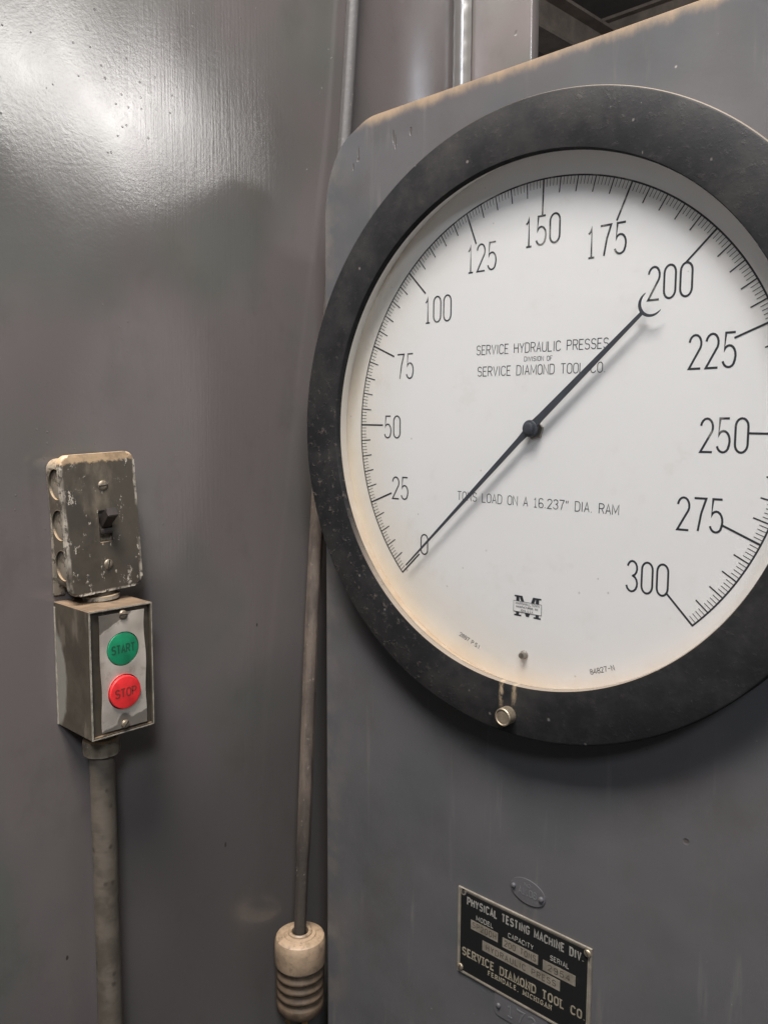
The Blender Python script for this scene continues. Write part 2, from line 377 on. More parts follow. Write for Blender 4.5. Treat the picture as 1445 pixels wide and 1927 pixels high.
def prism(pts, fn, d0, d1, bm=None, bev=0, seg=3, bev_far=False):
    """closed outline (u,v) extruded from depth d0 to d1 through fn(u,v,d)"""
    bm = bm or bmesh.new()
    a = [bm.verts.new(fn(u, v, d0)) for u, v in pts]; b = [bm.verts.new(fn(u, v, d1)) for u, v in pts]
    fa = bm.faces.new(a); fb = bm.faces.new(b[::-1]); m = len(pts)
    for i in range(m): bm.faces.new((a[i], b[i], b[(i + 1) % m], a[(i + 1) % m]))
    if bev:
        es = list(fb.edges) + (list(fa.edges) if bev_far else [])
        bmesh.ops.bevel(bm, geom=es, offset=bev, segments=seg, profile=.5, affect='EDGES')
    return bm
def tube(pts, rad, n=14, bm=None, sq=1.0):
    bm = bm or bmesh.new(); pts = [Vector(p) for p in pts]; rings = []
    for i, p in enumerate(pts):
        t = (pts[min(i + 1, len(pts) - 1)] - pts[max(i - 1, 0)]).normalized()
        a = t.cross(Vector((0, 1, 0)) if abs(t.y) < .9 else Vector((1, 0, 0))).normalized(); b = t.cross(a)
        rr = rad if not callable(rad) else rad(i / (len(pts) - 1))
        rings.append([bm.verts.new(p + (a * math.cos(2 * math.pi * k / n) + b * math.sin(2 * math.pi * k / n) * sq) * rr) for k in range(n)])
    for a, b in zip(rings, rings[1:]):
        for k in range(n): bm.faces.new((a[k], a[(k + 1) % n], b[(k + 1) % n], b[k]))
    bm.faces.new(rings[0][::-1]); bm.faces.new(rings[-1])
    return bm

def carve(o, cutters):
    """subtract solids from an object's mesh; the cutters are deleted afterwards"""
    cs = []
    for k, bm in enumerate(cutters):
        me = bpy.data.meshes.new('cut'); bmesh.ops.recalc_face_normals(bm, faces=bm.faces); bm.to_mesh(me); bm.free()
        c = bpy.data.objects.new('cut', me); C.objects.link(c); cs.append(c)
        c.parent = o
        md = o.modifiers.new('cut%d' % k, 'BOOLEAN'); md.operation = 'DIFFERENCE'; md.object = c; md.solver = 'EXACT'
    dg = bpy.context.evaluated_depsgraph_get(); me = bpy.data.meshes.new_from_object(o.evaluated_get(dg))
    o.modifiers.clear(); o.data = me
    for c in cs: bpy.data.objects.remove(c)
    return o
# ------------------------------------------------------------------ stroke lettering
def arc(cx, cy, rx, ry, a0, a1, k=10):
    return [(cx + rx * math.cos(R(a0 + (a1 - a0) * i / k)), cy + ry * math.sin(R(a0 + (a1 - a0) * i / k))) for i in range(k + 1)]
ry = .24
G = {
 '0': [('c', arc(.5, 1 - ry, .5, ry, 0, 180) + arc(.5, ry, .5, ry, 180, 360))],
 '1': [[(.05, .80), (.30, .86), (.45, 1), (.45, 0)], [(.08, 0), (.85, 0)]],
 '2': [arc(.5, .74, .5, .26, 170, -30) + [(.02, .0), (1, 0)]],
 '3': [arc(.5, .76, .46, .24, 165, -80) + arc(.48, .26, .52, .26, 80, -165)],
 '4': [[(.75, 0), (.75, 1), (0, .3), (1, .3)]],
 '5': [[(.92, 1), (.16, 1), (.08, .50)] + arc(.46, .33, .52, .30, 130, -40, 9) + arc(.46, .24, .50, .24, -20, -165, 8)],
 '6': [arc(.5, .74, .48, .26, 20, 180) + arc(.5, .26, .5, .26, 180, 540, 16)],
 '7': [[(0, 1), (1, 1)] + [(.62, .55), (.38, 0)]],
 '8': [('c', arc(.5, .76, .42, .24, -90, 270, 14)), ('c', arc(.5, .26, .5, .26, 90, 450, 14))],
 '9': [arc(.5, .26, .48, .26, 200, 360) + arc(.5, .74, .5, .26, 0, 360, 16)],
 'A': [[(0, 0), (.5, 1), (1, 0)], [(.2, .32), (.8, .32)]],
 'B': [[(0, 0), (0, 1), (.5, 1)] + arc(.6, .76, .35, .24, 90, -90, 6) + [(.1, .52)] , [(.1, .52)] + arc(.6, .26, .4, .26, 90, -90, 6) + [(0, 0)]],
 'C': [arc(.5, .74, .5, .26, 15, 180) + arc(.5, .26, .5, .26, 180, 345)],
 'D': [('c', [(0, 0), (0, 1), (.45, 1)] + arc(.5, .70, .5, .30, 80, 0, 6) + arc(.5, .30, .5, .30, 0, -80, 6) + [(.45, 0)])],
 'E': [[(1, 1), (0, 1), (0, 0), (1, 0)], [(0, .52), (.8, .52)]],
 'F': [[(1, 1), (0, 1), (0, 0)], [(0, .52), (.8, .52)]],
 'G': [arc(.5, .74, .5, .26, 15, 180) + arc(.5, .26, .5, .26, 180, 360) + [(1, .46), (.55, .46)]],
 'H': [[(0, 0), (0, 1)], [(1, 0), (1, 1)], [(0, .52), (1, .52)]],
 'I': [[(.5, 0), (.5, 1)]],
 'K': [[(0, 0), (0, 1)], [(1, 1), (0, .42)], [(.35, .62), (1, 0)]],
 'L': [[(0, 1), (0, 0), (1, 0)]],
 'M': [[(0, 0), (0, 1), (.5, .2), (1, 1), (1, 0)]],
 'N': [[(0, 0), (0, 1), (1, 0), (1, 1)]],
 'O': [('c', arc(.5, .72, .5, .28, 0, 180) + arc(.5, .28, .5, .28, 180, 360))],
 'P': [[(0, 0), (0, 1), (.5, 1)] + arc(.55, .74, .45, .26, 90, -90, 8) + [(0, .48)]],
 'R': [[(0, 0), (0, 1), (.5, 1)] + arc(.55, .75, .45, .25, 90, -90, 8) + [(0, .5)], [(.5, .5), (1, 0)]],
 'S': [arc(.5, .75, .47, .25, 20, 250, 12) + arc(.5, .26, .5, .26, 70, -160, 12)],
 'T': [[(.5, 0), (.5, 1)], [(0, 1), (1, 1)]],
 'U': [[(0, 1)] + arc(.5, .26, .5, .26, 180, 360) + [(1, 1)]],
 'V': [[(0, 1), (.5, 0), (1, 1)]],
 'W': [[(0, 1), (.25, 0), (.5, .8), (.75, 0), (1, 1)]],
 'Y': [[(0, 1), (.5, .45), (1, 1)], [(.5, .45), (.5, 0)]],
 'X': [[(0, 0), (1, 1)], [(0, 1), (1, 0)]],
 'Z': [[(0, 1), (1, 1), (0, 0), (1, 0)]],
 '-': [[(.1, .5), (.9, .5)]], '"': [[(.25, 1), (.1, .72)], [(.85, 1), (.7, .72)]],
 '.': [[(.5, 0), (.5, .07)]], ',': [[(.5, .07), (.3, -.15)]], ' ': [],
}
WID = {'I': .25, '1': .75, 'M': 1.25, 'W': 1.35, '.': .25, ',': .25, ' ': .75, '"': .6, 'L': .85, 'E': .88, 'F': .85, 'J': .8}
SERIF = {'S': [], 'E': [], 'R': [(0, 0), (1, 0)], 'V': [(0, 1), (1, 1)], 'I': [(.5, 0), (.5, 1)], 'D': [], 'A': [(0, 0), (1, 0)], 'M': [(0, 0), (1, 0)],
         'N': [(0, 0), (1, 1)], 'T': [(.5, 0)], 'L': [(0, 1)], 'F': [(0, 0)], 'H': [(0, 0), (0, 1), (1, 0), (1, 1)]}
def ribbon(bm, pts, w, closed, fn, d, h):
    P = [Vector(p) for p in pts]
    Q = [P[0]]
    for p in P[1:]:
        if (p - Q[-1]).length > w * .05: Q.append(p)
    if closed and (Q[0] - Q[-1]).length < w * .05: Q.pop()
    P = Q; m = len(P); L = []; Rr = []
    if m < 2: return
    for i in range(m):
        a = P[(i - 1) % m] if (closed or i > 0) else None; b = P[(i + 1) % m] if (closed or i < m - 1) else None
        t1 = (P[i] - a).normalized() if a else None; t2 = (b - P[i]).normalized() if b else None
        t1 = t1 or t2; t2 = t2 or t1
        n1 = Vector((-t1.y, t1.x)); n2 = Vector((-t2.y, t2.x)); nn = n1 + n2
        if nn.length < 1e-6: nn = n1
        nn.normalize(); k = 1 / max(.45, nn.dot(n1))
        L.append(P[i] + nn * w / 2 * k); Rr.append(P[i] - nn * w / 2 * k)
    def V(p, dd): return bm.verts.new(fn(p.x, p.y, dd))
    tl = [V(p, d + h) for p in L]; tr_ = [V(p, d + h) for p in Rr]
    rng = range(m) if closed else range(m - 1)
    for i in rng:
        j = (i + 1) % m; bm.faces.new((tl[i], tl[j], tr_[j], tr_[i]))
    if h > 1e-6:
        bl = [V(p, d) for p in L]; br = [V(p, d) for p in Rr]
        for i in rng:
            j = (i + 1) % m
            bm.faces.new((bl[i], bl[j], tl[j], tl[i])); bm.faces.new((tr_[i], tr_[j], br[j], br[i]))
def text(bm, s, fn, u0, u1, v0, h, w, d=.00012, t=.0, gap=.38, serif=False, jit=0):
    """letters of height h from u0 to u1 on baseline v0, stroke width w"""
    tot = sum(WID.get(c, 1) for c in s) + gap * (len(s) - 1); k = (u1 - u0) / tot; x = u0; q = 0
    for c in s:
        cw = WID.get(c, 1) * k; jv = random.uniform(-jit, jit)
        for st in G.get(c, []):
            cl = isinstance(st, tuple); pp = st[1] if cl else st
            pts = [(x + a * cw, v0 + jv + b * h) for a, b in pp]; q += 1
            ribbon(bm, pts, w, cl, fn, d + q % 5 * .000008, t)
        if serif:
            for a, b in SERIF.get(c, []):
                q += 1; sw = w * (.8 if c == 'T' else 1.25); ribbon(bm, [(x + a * cw - sw, v0 + jv + b * h), (x + a * cw + sw, v0 + jv + b * h)], w * .55, False, fn, d + q % 5 * .000008, t)
        x += cw + gap * k
    return bm
def facing(o=(0, 0, 0), rot=0):
    """frame on a plane facing -Y: u -> +X, v -> +Z, depth -> -Y"""
    c, s = math.cos(rot), math.sin(rot)
    return lambda u, v, d: (o[0] + u * c - v * s, o[1] - d, o[2] + u * s + v * c)
def facing_x(o=(0, 0, 0), rot=0):
    """frame on a plane facing +X: u -> +Y, v -> +Z, depth -> +X"""
    c, s = math.cos(rot), math.sin(rot)
    return lambda u, v, d: (o[0] + d, o[1] + u * c - v * s, o[2] + u * s + v * c)
def screw(parent, name, loc, rad, axis, slot, mat, hgt=.0018, label=None):
    """round-head slotted screw; axis 'X' faces +X, 'Y' faces -Y; the slot is cut as a dark groove"""
    sgn = -1 if axis == 'Y' else 1
    prof = [(rad, -.0004 * sgn), (rad, hgt * .35 * sgn), (rad * .85, hgt * .75 * sgn), (rad * .5, hgt * .95 * sgn), (0, hgt * sgn)]
    o = link(name, lathe(prof, axis, 24), mat, parent, loc=loc)
    if label: o['label'] = label
    fn = facing(rot=slot) if axis == 'Y' else facing_x(rot=slot)
    b = bmesh.new(); s = rad * .93
    prism([(-s, -rad * .13), (s, -rad * .13), (s, rad * .13), (-s, rad * .13)], fn, hgt * .45, hgt * 1.02, b)
    link('slot', b, HOLE, o, smooth=False)
    return o

# ------------------------------------------------------------------ the setting: column, ceiling, floor
WX = -.30
col_ = empty('steel_column', (0, 0, 0), 'tall glossy grey enamelled steel column wall filling the left side behind the boxes', 'steel column')
bm = bmesh.new()
# web plate, gently dished, as one sheet with thickness
ny, nz = 60, 90; y0, y1, z0, z1 = -1.6, .29, -1.45, 1.9
grid = []
for i in range(ny + 1):
    row = []
    for j in range(nz + 1):
        y = y0 + (y1 - y0) * i / ny; z = z0 + (z1 - z0) * j / nz
        x = WX + .0012 * math.sin(y * 9 + 1.3) * math.sin(z * 7 + .4) * min(1, max(0, (y1 - y) / .1))
        row.append(bm.verts.new((x, y, z)))
    grid.append(row)
for i in range(ny):
    for j in range(nz): bm.faces.new((grid[i][j], grid[i + 1][j], grid[i + 1][j + 1], grid[i][j + 1]))
r = bmesh.ops.extrude_face_region(bm, geom=bm.faces[:])
for v in [g for g in r['geom'] if isinstance(g, bmesh.types.BMVert)]: v.co.x -= .012
link('web_plate', bm, WALL, col_)
link('flange', box(WX - .02, -.1975, .290, .306, z0, z1, .0015), WALL, col_, auto=60)
# weld fillet in the inside corner, glossy and slightly lumpy
bm = bmesh.new(); prev = None
nb = 260
for j in range(nb + 1):
    z = -.2 + 1.6 * j / nb; k = 1 + .012 * math.sin(j * 1.9) + .01 * math.sin(j * .7)
    ring = []
    for i in range(9):
        a = R(90 * i / 8); rr = .0155 * k
        ring.append(bm.verts.new((WX + .001 + .018 - rr * math.sin(a) , .289 - .018 + rr * math.cos(a) * 1.0, z)))
    if prev:
        for i in range(8): bm.faces.new((prev[i], prev[i + 1], ring[i + 1], ring[i]))
    prev = ring
link('weld_fillet', bm, WELD, col_)

tag(link('floor', box(-8, 8, -8, 8, -1.50, -1.45), FLOOR, smooth=False), None, kind='structure')  # unseen floor, added dark to cut the light from below
tag(link('ceiling', box(-9, 9, -9, 9, 3.6, 3.7), CEIL, smooth=False), None, kind='structure')

# roof steel seen over the panel, far off: two beams with a gusset between
def ibeam(a, b, w, h, mat, label):
    a, b = Vector(a), Vector(b); t = (b - a).normalized(); s = t.cross(Vector((0, 0, 1))).normalized(); u = s.cross(t)
    e = empty('roof_beam', a, label, 'roof beam'); L_ = (b - a).length
    def seg(n_, u0, u1, s0, s1):
        bm = bmesh.new(); vs = []
        for l in (0, L_):
            for uu, ss in ((u0, s0), (u1, s0), (u1, s1), (u0, s1)): vs.append(bm.verts.new(t * l + u * uu + s * ss))
        for f in ((0, 1, 2, 3), (7, 6, 5, 4), (0, 4, 5, 1), (1, 5, 6, 2), (2, 6, 7, 3), (3, 7, 4, 0)): bm.faces.new([vs[i] for i in f])
        link(n_, bm, mat, e, smooth=False)
    seg('top_flange', h - .02, h, -w / 2, w / 2); seg('bottom_flange', 0, .02, -w / 2, w / 2); seg('web', .02, h - .02, -.012, .012)
    return e

# ------------------------------------------------------------------ instrument panel
pan = empty('instrument_panel', (0, 0, 0), 'grey enamelled steel instrument panel carrying the big dial and the nameplate', 'panel')
PY = .006; PXL, PXR, PZT, PZB = -.2418, .62, .2800, -1.30
pts = [(PXR, PZB), (PXR, PZT)]
# slightly uneven rounded corner as cut by hand
cp = [(-.165, .2800), (-.178, .2799), (-.189, .2780), (-.200, .2735), (-.211, .2685), (-.2205, .2615), (-.228, .2520), (-.2338, .2410), (-.2380, .2290), (-.2405, .2170), (-.2416, .205), (-.2418, .190)]
for i in range(1, len(cp) - 2):
    for k in range(5):
        t = k / 5; q = [.5 * ((2 * cp[i][m]) + (-cp[i-1][m] + cp[i+1][m]) * t + (2 * cp[i-1][m] - 5 * cp[i][m] + 4 * cp[i+1][m] - cp[i+2][m]) * t * t + (-cp[i-1][m] + 3 * cp[i][m] - 3 * cp[i+1][m] + cp[i+2][m]) * t ** 3) for m in (0, 1)]
        pts.append(tuple(q))
pts.append(cp[-2])
pts.append((PXL, PZB))
bm = prism(pts, facing(), -.028, -PY, bev=.0045, seg=4)
link('front_sheet', bm, PANEL, pan, auto=50)
link('gap_light_block', box(-.238, -.232, .03, .285, -1.3, .20, .001), PANEL, pan, smooth=False)  # unseen side return, added to block light and keep the corner gap dark
def tiny(parent, name, loc, r, mat, hgt=.0022, label=None):
    o = link(name, lathe([(r, .0004), (r, -hgt * .3), (r * .8, -hgt * .8), (r * .4, -hgt), (0, -hgt)], 'Y', 18), mat, parent, loc=loc)
    if label: o['label'] = label
    return o

# ------------------------------------------------------------------ pressure gauge
ga = empty('pressure_gauge', (0, 0, 0), 'huge round white dial pressure gauge in a black rim, reading tons load', 'gauge')
FY = -.0205
prof = [(.2000, -.0145), (.2000, FY + .0012), (.2006, FY + .0002), (.2022, FY), (.2390, FY), (.2402, FY + .0006), (.2410, FY + .0022), (.2410, PY - .0002), (.236, PY - .0002), (.2095, -.0145)]
link('bezel', lathe(prof, 'Y', 256, closed=True), BEZEL, ga)
# white inner wall between glass seat and dial, dial seat slightly off centre
bm = bmesh.new(); n_ = 256; A = []; B = []
for i in range(n_):
    a = 2 * math.pi * i / n_
    A.append(bm.verts.new((.2002 * math.cos(a), -.0145 + -.0028, .2002 * math.sin(a))))
    B.append(bm.verts.new((.2064 * math.cos(a), .0003, .2064 * math.sin(a))))
for i in range(n_):
    j = (i + 1) % n_; bm.faces.new((A[i], A[j], B[j], B[i]))
link('rim_wall', bm, RIM, ga)
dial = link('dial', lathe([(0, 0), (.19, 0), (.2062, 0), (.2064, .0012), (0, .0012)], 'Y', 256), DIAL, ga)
rotD = 0.0188
F = facing()
RA = .187
bm = bmesh.new()
def pol(r, a): return (r * math.sin(a), r * math.cos(a))
ribbon(bm, [pol(RA - .0003, R(-135.1 + i * 270.2 / 240) + rotD) for i in range(241)], .0012, False, F, .00012, 0)
for k in range(301):
    a = R(-135 + .9 * k) + rotD
    if k % 25 == 0: r0, w = RA - .0275, .00135
    elif k % 5 == 0: r0, w = RA - .0118, .0009
    else: r0, w = RA - .0065, .00042
    ribbon(bm, [pol(r0, a), pol(RA, a)], w, False, F, .00020 + k % 2 * .00002, 0)
o = link('scale_marks', bm, INK, dial, smooth=False)
nums = {0: (-.1093, -.1017), 25: (-.1381, -.0534), 50: (-.148, .0013), 75: (-.1331, .0545), 100: (-.0969, .1005), 125: (-.0523, .1369), 150: (.0034, .1493), 175: (.0566, .1337),
        200: (.1041, .0993), 225: (.1346, .0509), 250: (.1447, -.0045), 275: (.1312, -.0579), 300: (.0959, -.1057)}
for v, (x, z) in nums.items():
    s = str(v); nh = .0222 if v >= 75 else .0205
    wd = {1: .0075, 2: .0185, 3: .0295}[len(s)]
    if v == 0: nh = .0185
    if v in (200, 225, 250, 275, 300): nh = .0232; wd = .0305
    if v in (100, 125): wd = .0275
    b = text(bmesh.new(), s, F, x - wd / 2, x + wd / 2, z - nh / 2 + .0005, nh - .001, .00125 if v < 150 else .00145, d=.00012, gap=.42)
    link('numeral', b, INK, dial, smooth=False)
def words(s, uL, uR, vL, vR, h, w, mat, nm='lettering', y=0.):
    L_ = math.hypot(uR - uL, vR - vL); a = math.atan2(vR - vL, uR - uL)
    b = text(bmesh.new(), s, facing((uL, y, vL), a), 0, L_, 0, h, w, gap=.36)
    return link(nm, b, mat, dial, smooth=False)
words('SERVICE HYDRAULIC PRESSES', -.0560, .0603, .0597, .0577, .0073, .00065, INK2)
words('DIVISION OF', -.0103, .0145, .0522, .0515, .0034, .00040, INK2)
words('SERVICE DIAMOND TOOL CO.', -.0546, .0586, .0425, .0406, .0073, .00065, INK2)
words('TONS LOAD ON A 16.237" DIA. RAM', -.0735, .0726, -.0600, -.0624, .0072, .00065, INK2)
words('2897 P.S.I.', -.0694, -.0479, -.1765, -.1848, .0034, .00050, INK2)
words('84827-N', .0548, .0738, -.1846, -.1772, .0038, .00045, INK2)
# maker's mark: slab M behind a boxed panel of three lines
b = bmesh.new(); x0, x1, zt, zb = -.0151, .0107, -.1332, -.1500
def quad(b, pts, d):
    vs = [b.verts.new(F(u, v, d)) for u, v in pts]; b.faces.new(vs)
xm = (x0 + x1) / 2
for q, (bx) in enumerate((x0 + .0006, x1 - .0072)):
    quad(b, [(bx, zt - .0013), (bx + .0068, zt - .0013), (bx + .0068, zt), (bx, zt)], .00016)
    quad(b, [(bx, zb), (bx + .0066, zb), (bx + .0066, zb + .0013), (bx, zb + .0013)], .00016)
for bx in (x0 + .0022, x1 - .0054): quad(b, [(bx, zb), (bx + .0030, zb), (bx + .0030, zt), (bx, zt)], .00013)
quad(b, [(x0 + .0050, zt), (x0 + .0080, zt), (xm + .0012, zb + .0005), (xm - .0012, zb + .0005)], .00018)
quad(b, [(x1 - .0080, zt), (x1 - .0050, zt), (xm + .0014, zb + .0005), (xm - .0010, zb + .0005)], .00021)
link('maker_mark', b, INK, dial, smooth=False)
b = bmesh.new(); quad(b, [(x0, -.1464), (x1, -.1466), (x1, -.1380), (x0, -.1378)], .00030)
link('maker_mark_field', b, DIAL, dial, smooth=False)
b = bmesh.new()
ribbon(b, [(x0, -.1464), (x1, -.1466), (x1, -.1380), (x0, -.1378)], .0004, True, F, .00040, 0)
text(b, 'MARSHALLTOWN', F, x0 + .002, x1 - .002, -.1405, .0019, .00030, d=.00042, gap=.45)
text(b, 'MANUFACTURING, INC.', F, x0 + .0025, x1 - .0025, -.1431, .0015, .00030, d=.00042)
text(b, 'IOWA U.S.A.', F, x0 + .007, x1 - .007, -.1459, .0018, .00026, d=.00042, gap=.5)
link('maker_mark_lines', b, INK2, dial, smooth=False)
# dial screw
ds_ = link('dial_screw', lathe([(.0034, .0), (.0034, -.0015), (.0030, -.0018), (.0026, -.0040), (.0024, -.0052), (0, -.0054)], 'Y', 12), STEEL, ga, loc=(-.0040, 0, -.1806))
# centre nut (hexagon) and hub
b = bmesh.new(); hexp = [(.0078 * math.cos(R(60 * i + 15)), .0078 * math.sin(R(60 * i + 15))) for i in range(6)]
prism(hexp, F, 0, .0022, b, bev=.0004, seg=2); link('centre_nut', b, STEEL, ga, loc=(.0012, 0, -.0012), smooth=False)
PT = .0066
link('hub', lathe([(.0048, -.0020), (.0048, -.0044), (.0066, -.0048), (.0066, -.0064), (.0060, -.0070), (.0045, -.0072), (.0044, -.0096), (.0038, -.0100), (0, -.0101)], 'Y', 40), POINTER, ga)
# pointer: long tapering blade from lower left tip to the crescent at upper right
b = bmesh.new(); ang = math.atan2(.0795, .0880); cu, su = math.cos(ang), math.sin(ang)
ang2 = math.atan2(-.1205, -.1246)
def PP(s, t, a): return (s * math.cos(a) - t * math.sin(a), s * math.sin(a) + t * math.cos(a))
blade = [PP(.004, -.0035, ang), PP(.013, -.0029, ang), PP(.1185, -.0013, ang), PP(.1185, .0013, ang), PP(.013, .0029, ang), PP(.004, .0035, ang)]
prism(blade, F, PT - .0008, PT, b, bev=.0002, seg=1)
tail = [PP(.004, -.0030, ang2), PP(.014, -.0022, ang2), PP(.1745, -.0006, ang2), PP(.1745, .0006, ang2), PP(.014, .0022, ang2), PP(.004, .0030, ang2)]
prism(tail, F, PT - .0008, PT, b, bev=.0002, seg=1)
cx, cz = PP(.1262, 0, ang); outer = []; inner = []
for i in range(25):
    t = i / 24; a = ang + math.pi + (t - .5) * R(215); w = .0021 * math.sin(math.pi * t) ** .8 + .00015
    outer.append((cx + .0087 * math.cos(a), cz + .0087 * math.sin(a))); inner.append((cx + (.0087 - w) * math.cos(a), cz + (.0087 - w) * math.sin(a)))
for i in range(24):
    vs = [b.verts.new(F(*p, PT + .0001)) for p in (outer[i], outer[i + 1], inner[i + 1], inner[i])]; b.faces.new(vs)
    ws = [b.verts.new(F(*p, PT - .0008)) for p in (outer[i], outer[i + 1], inner[i + 1], inner[i])]; b.faces.new(ws[::-1])
    b.faces.new((vs[0], vs[1], ws[1], ws[0])); b.faces.new((vs[2], vs[3], ws[3], ws[2]))
link('pointer', b, POINTER, ga, smooth=False)
link('glass', lathe([(0, -.0150), (.2001, -.0150)], 'Y', 128), GLASS, ga)
# thumbscrew at the foot of the bezel
ts = link('thumbscrew', lathe([(.0071, FY - .0004 + .001), (.0071, FY - .0080), (.0066, FY - .0086), (.0060, FY - .0086), (.0056, FY - .0080), (0, FY - .0080)], 'Y', 48, c=(0, 0, 0)), BRASSY, ga, loc=(-.0046, 0, -.2252))

# ------------------------------------------------------------------ nameplate and tags
npl = empty('nameplate', (-.0046, PY, -.4445), 'black and bare metal maker nameplate with raised lettering below the dial', 'nameplate')
def loc_(x, z): return (x + .0046, 0, z + .4445)
LF = lambda u, v, d: (u + .0046, -d, v + .4445)
XL, XR, ZT, ZB = -.0698, .0607, -.4045, -.4840
link('backing', prism([(XL, ZB), (XR, ZB), (XR, ZT), (XL, ZT)], LF, 0.0001, .0012, bev=.0003, seg=1), PALE, npl, smooth=False)
link('black_field', prism([(XL + .0030, ZB + .0028), (XR - .0036, ZB + .0028), (XR - .0036, ZT - .0030), (XL + .0030, ZT - .0030)], LF, .0012, .00145), PBLACK, npl, smooth=False)
b = bmesh.new(); ribbon(b, [(XL + .0009, ZB + .0009), (XR - .0009, ZB + .0009), (XR - .0009, ZT - .0009), (XL + .0009, ZT - .0009)], .0014, True, LF, .0012, .0006)
link('raised_border', b, PALE, npl, smooth=False)
def plate_text(s, u0, u1, v, h, w, mat, nm='lettering', serif=False, gap=.38, d=.00145, t=.00018, jit=0):
    return link(nm, text(bmesh.new(), s, LF, u0, u1, v, h, w, d=d, t=t, gap=gap, serif=serif, jit=jit), mat, npl, smooth=False)
plate_text('PHYSICAL TESTING MACHINE DIV.', -.0594, .0535, -.4176, .0064, .00125, PLET, gap=.62)
plate_text('MODEL', -.0496, -.0323, -.4280, .0038, .00060, PLET, gap=.5)
plate_text('CAPACITY', -.0165, .0080, -.4290, .0038, .00060, PLET, gap=.45)
plate_text('SERIAL', .0242, .0410, -.4300, .0038, .00060, PLET, gap=.5)
for (a, t_, c_, d_), s, m in (((-.0555, -.4300, -.0270, -.4385), 'SP200H', .0020), ((-.0222, -.4315, .0128, -.4402), '200 TONS', .0022), ((.0174, -.4330, .0472, -.4420), '2954', .0050), ((-.0428, -.4437, .0336, -.4528), 'HYDRAULIC PRESS', .004)):
    link('blank_field', prism([(a, d_), (c_, d_), (c_, t_), (a, t_)], LF, .0014, .00165), PALE, npl, smooth=False)
    plate_text(s, a + m, c_ - m, d_ + .0020, .0048, .00085, STAMP, 'stamped_lettering', gap=.7, d=.00168, t=0, jit=.0003)
plate_text('SERVICE DIAMOND TOOL CO.', -.0640, .0562, -.4660, .0066, .00125, PLET2, serif=True, gap=.62)
plate_text('FERNDALE, MICHIGAN', -.0361, .0262, -.4722 + -.0004, .0036, .00070, PLET2, serif=True, gap=.75)
link('corner_hole', lathe([(.0030, -.0012), (.0030, -.0018), (.0017, -.0018), (.0015, -.0014), (0, -.0014)], 'Y', 20), PALE, npl, loc=loc_(-.0642, -.4078))
link('hole', lathe([(.0016, -.0019), (0, -.0019)], 'Y', 16), HOLE, npl, loc=loc_(-.0642, -.4078))  # dark disc laid on the plate to give the shade of a hole
for (x, z, s_) in ((.0572, -.4090, -1.0), (-.0662, -.4788, 1.2), (.0572, -.4800, .3)):
    screw(npl, 'corner_screw', (x + .0046, -.0017, z + .4445), .0031, 'Y', s_, BRASSY, .0016)

ov = empty('oval_tag', (.0009, PY, -.3817), 'small oval tag painted grey, riveted above the nameplate', 'tag')
pts = [(.0168 * math.cos(2 * math.pi * i / 48), .0105 * math.sin(2 * math.pi * i / 48)) for i in range(48)]
link('tag_plate', prism(pts, facing(rot=R(-4)), .0001, .0011, bev=.0004, seg=2), TAGM, ov)
b = text(bmesh.new(), 'A1108', facing(), -.0085, .0085, -.0035, .0056, .0009, d=.0011, t=.00022, gap=.4)
link('stamped_lettering', b, STAMPL, ov, smooth=False)
b = text(bmesh.new(), 'NO', facing(), -.003, .003, .0042, .0028, .0005, d=.0011, t=.00015, gap=.4)
link('stamped_lettering', b, STAMPL, ov, smooth=False)
tiny(ov, 'rivet', (-.0133, -.0011, .0010), .0020, TAGM); tiny(ov, 'rivet', (.0133, -.0011, -.0010), .0022, TAGM)

nt = empty('number_tag', (-.0035, PY, -.494), 'grey painted number tag embossed 173, half hidden under the nameplate edge', 'tag')
link('tag_plate', prism(rrect(.0525, .0225, .004), facing(), .00005, .0008, bev=.0003, seg=1), TAGM, nt)
b = text(bmesh.new(), '173', facing(), -.0125, .0150, -.0064, .0105, .0013, d=.0008, t=.00035, gap=.45)
link('embossed_lettering', b, STAMPL, nt, smooth=False)
tiny(nt, 'rivet', (-.0218, -.0008, -.0015), .0021, TAGM, .0020)

# ------------------------------------------------------------------ toggle switch box
SX = -.2680                                 # cover front plane
sb = empty('switch_box', (WX + .001, -.2173, -.0782), 'worn taupe toggle switch box with tan dust on top, above the push buttons', 'switch box')
sb.rotation_euler = (R(3.2), 0, 0)
dX = SX - (WX + .001)
FX_ = facing_x()
CW, CH = .0640, .1136
body = prism(rrect(CW - .006, CH - .007, .009, 6), FX_, 0, dX - .004, bev=.0012, seg=2)
bodyo = link('body', body, TAUPE2, sb, auto=50)
# cover: dished cap with rounded rim
bm = prism(rrect(CW, CH, .0075, 8), FX_, dX - .0060, dX, bev=.0020, seg=4)
# cut the toggle slot as an inset dark pocket
cover = link('cover', bm, TAUPE, sb, auto=50)
# knockouts on the left side, each a shallow dished disc with a raised rim
ys = -(CW - .006) / 2; kz = (.0335, .0005, -.0325); kx = .0150
carve(bodyo, [lathe([(0, -.003), (.0122, -.003), (.0124, .0022), (0, .0022)], 'Y', 40, c=(kx, ys, z)) for z in kz])
for z in kz:
    k = link('knockout', lathe([(.0120, .0020), (.0116, .0015), (0, .0015)], 'Y', 40), TAUPE2, sb, loc=(kx, ys, z))
    rr_ = link('rim', lathe([(.0128, .0001), (.0126, -.00012), (.0124, -.00012), (.0123, .0001)], 'Y', 40), TAUPE2, k)
carve(cover, [box(dX - .012, dX + .004, -.0036, .0076, -.0159, .0105)])
u0 = -.0005; 
link('slot_pocket', box(dX - .0088, dX - .0055, -.0034, .0074, -.0157, .0103), HOLE, sb, smooth=False)
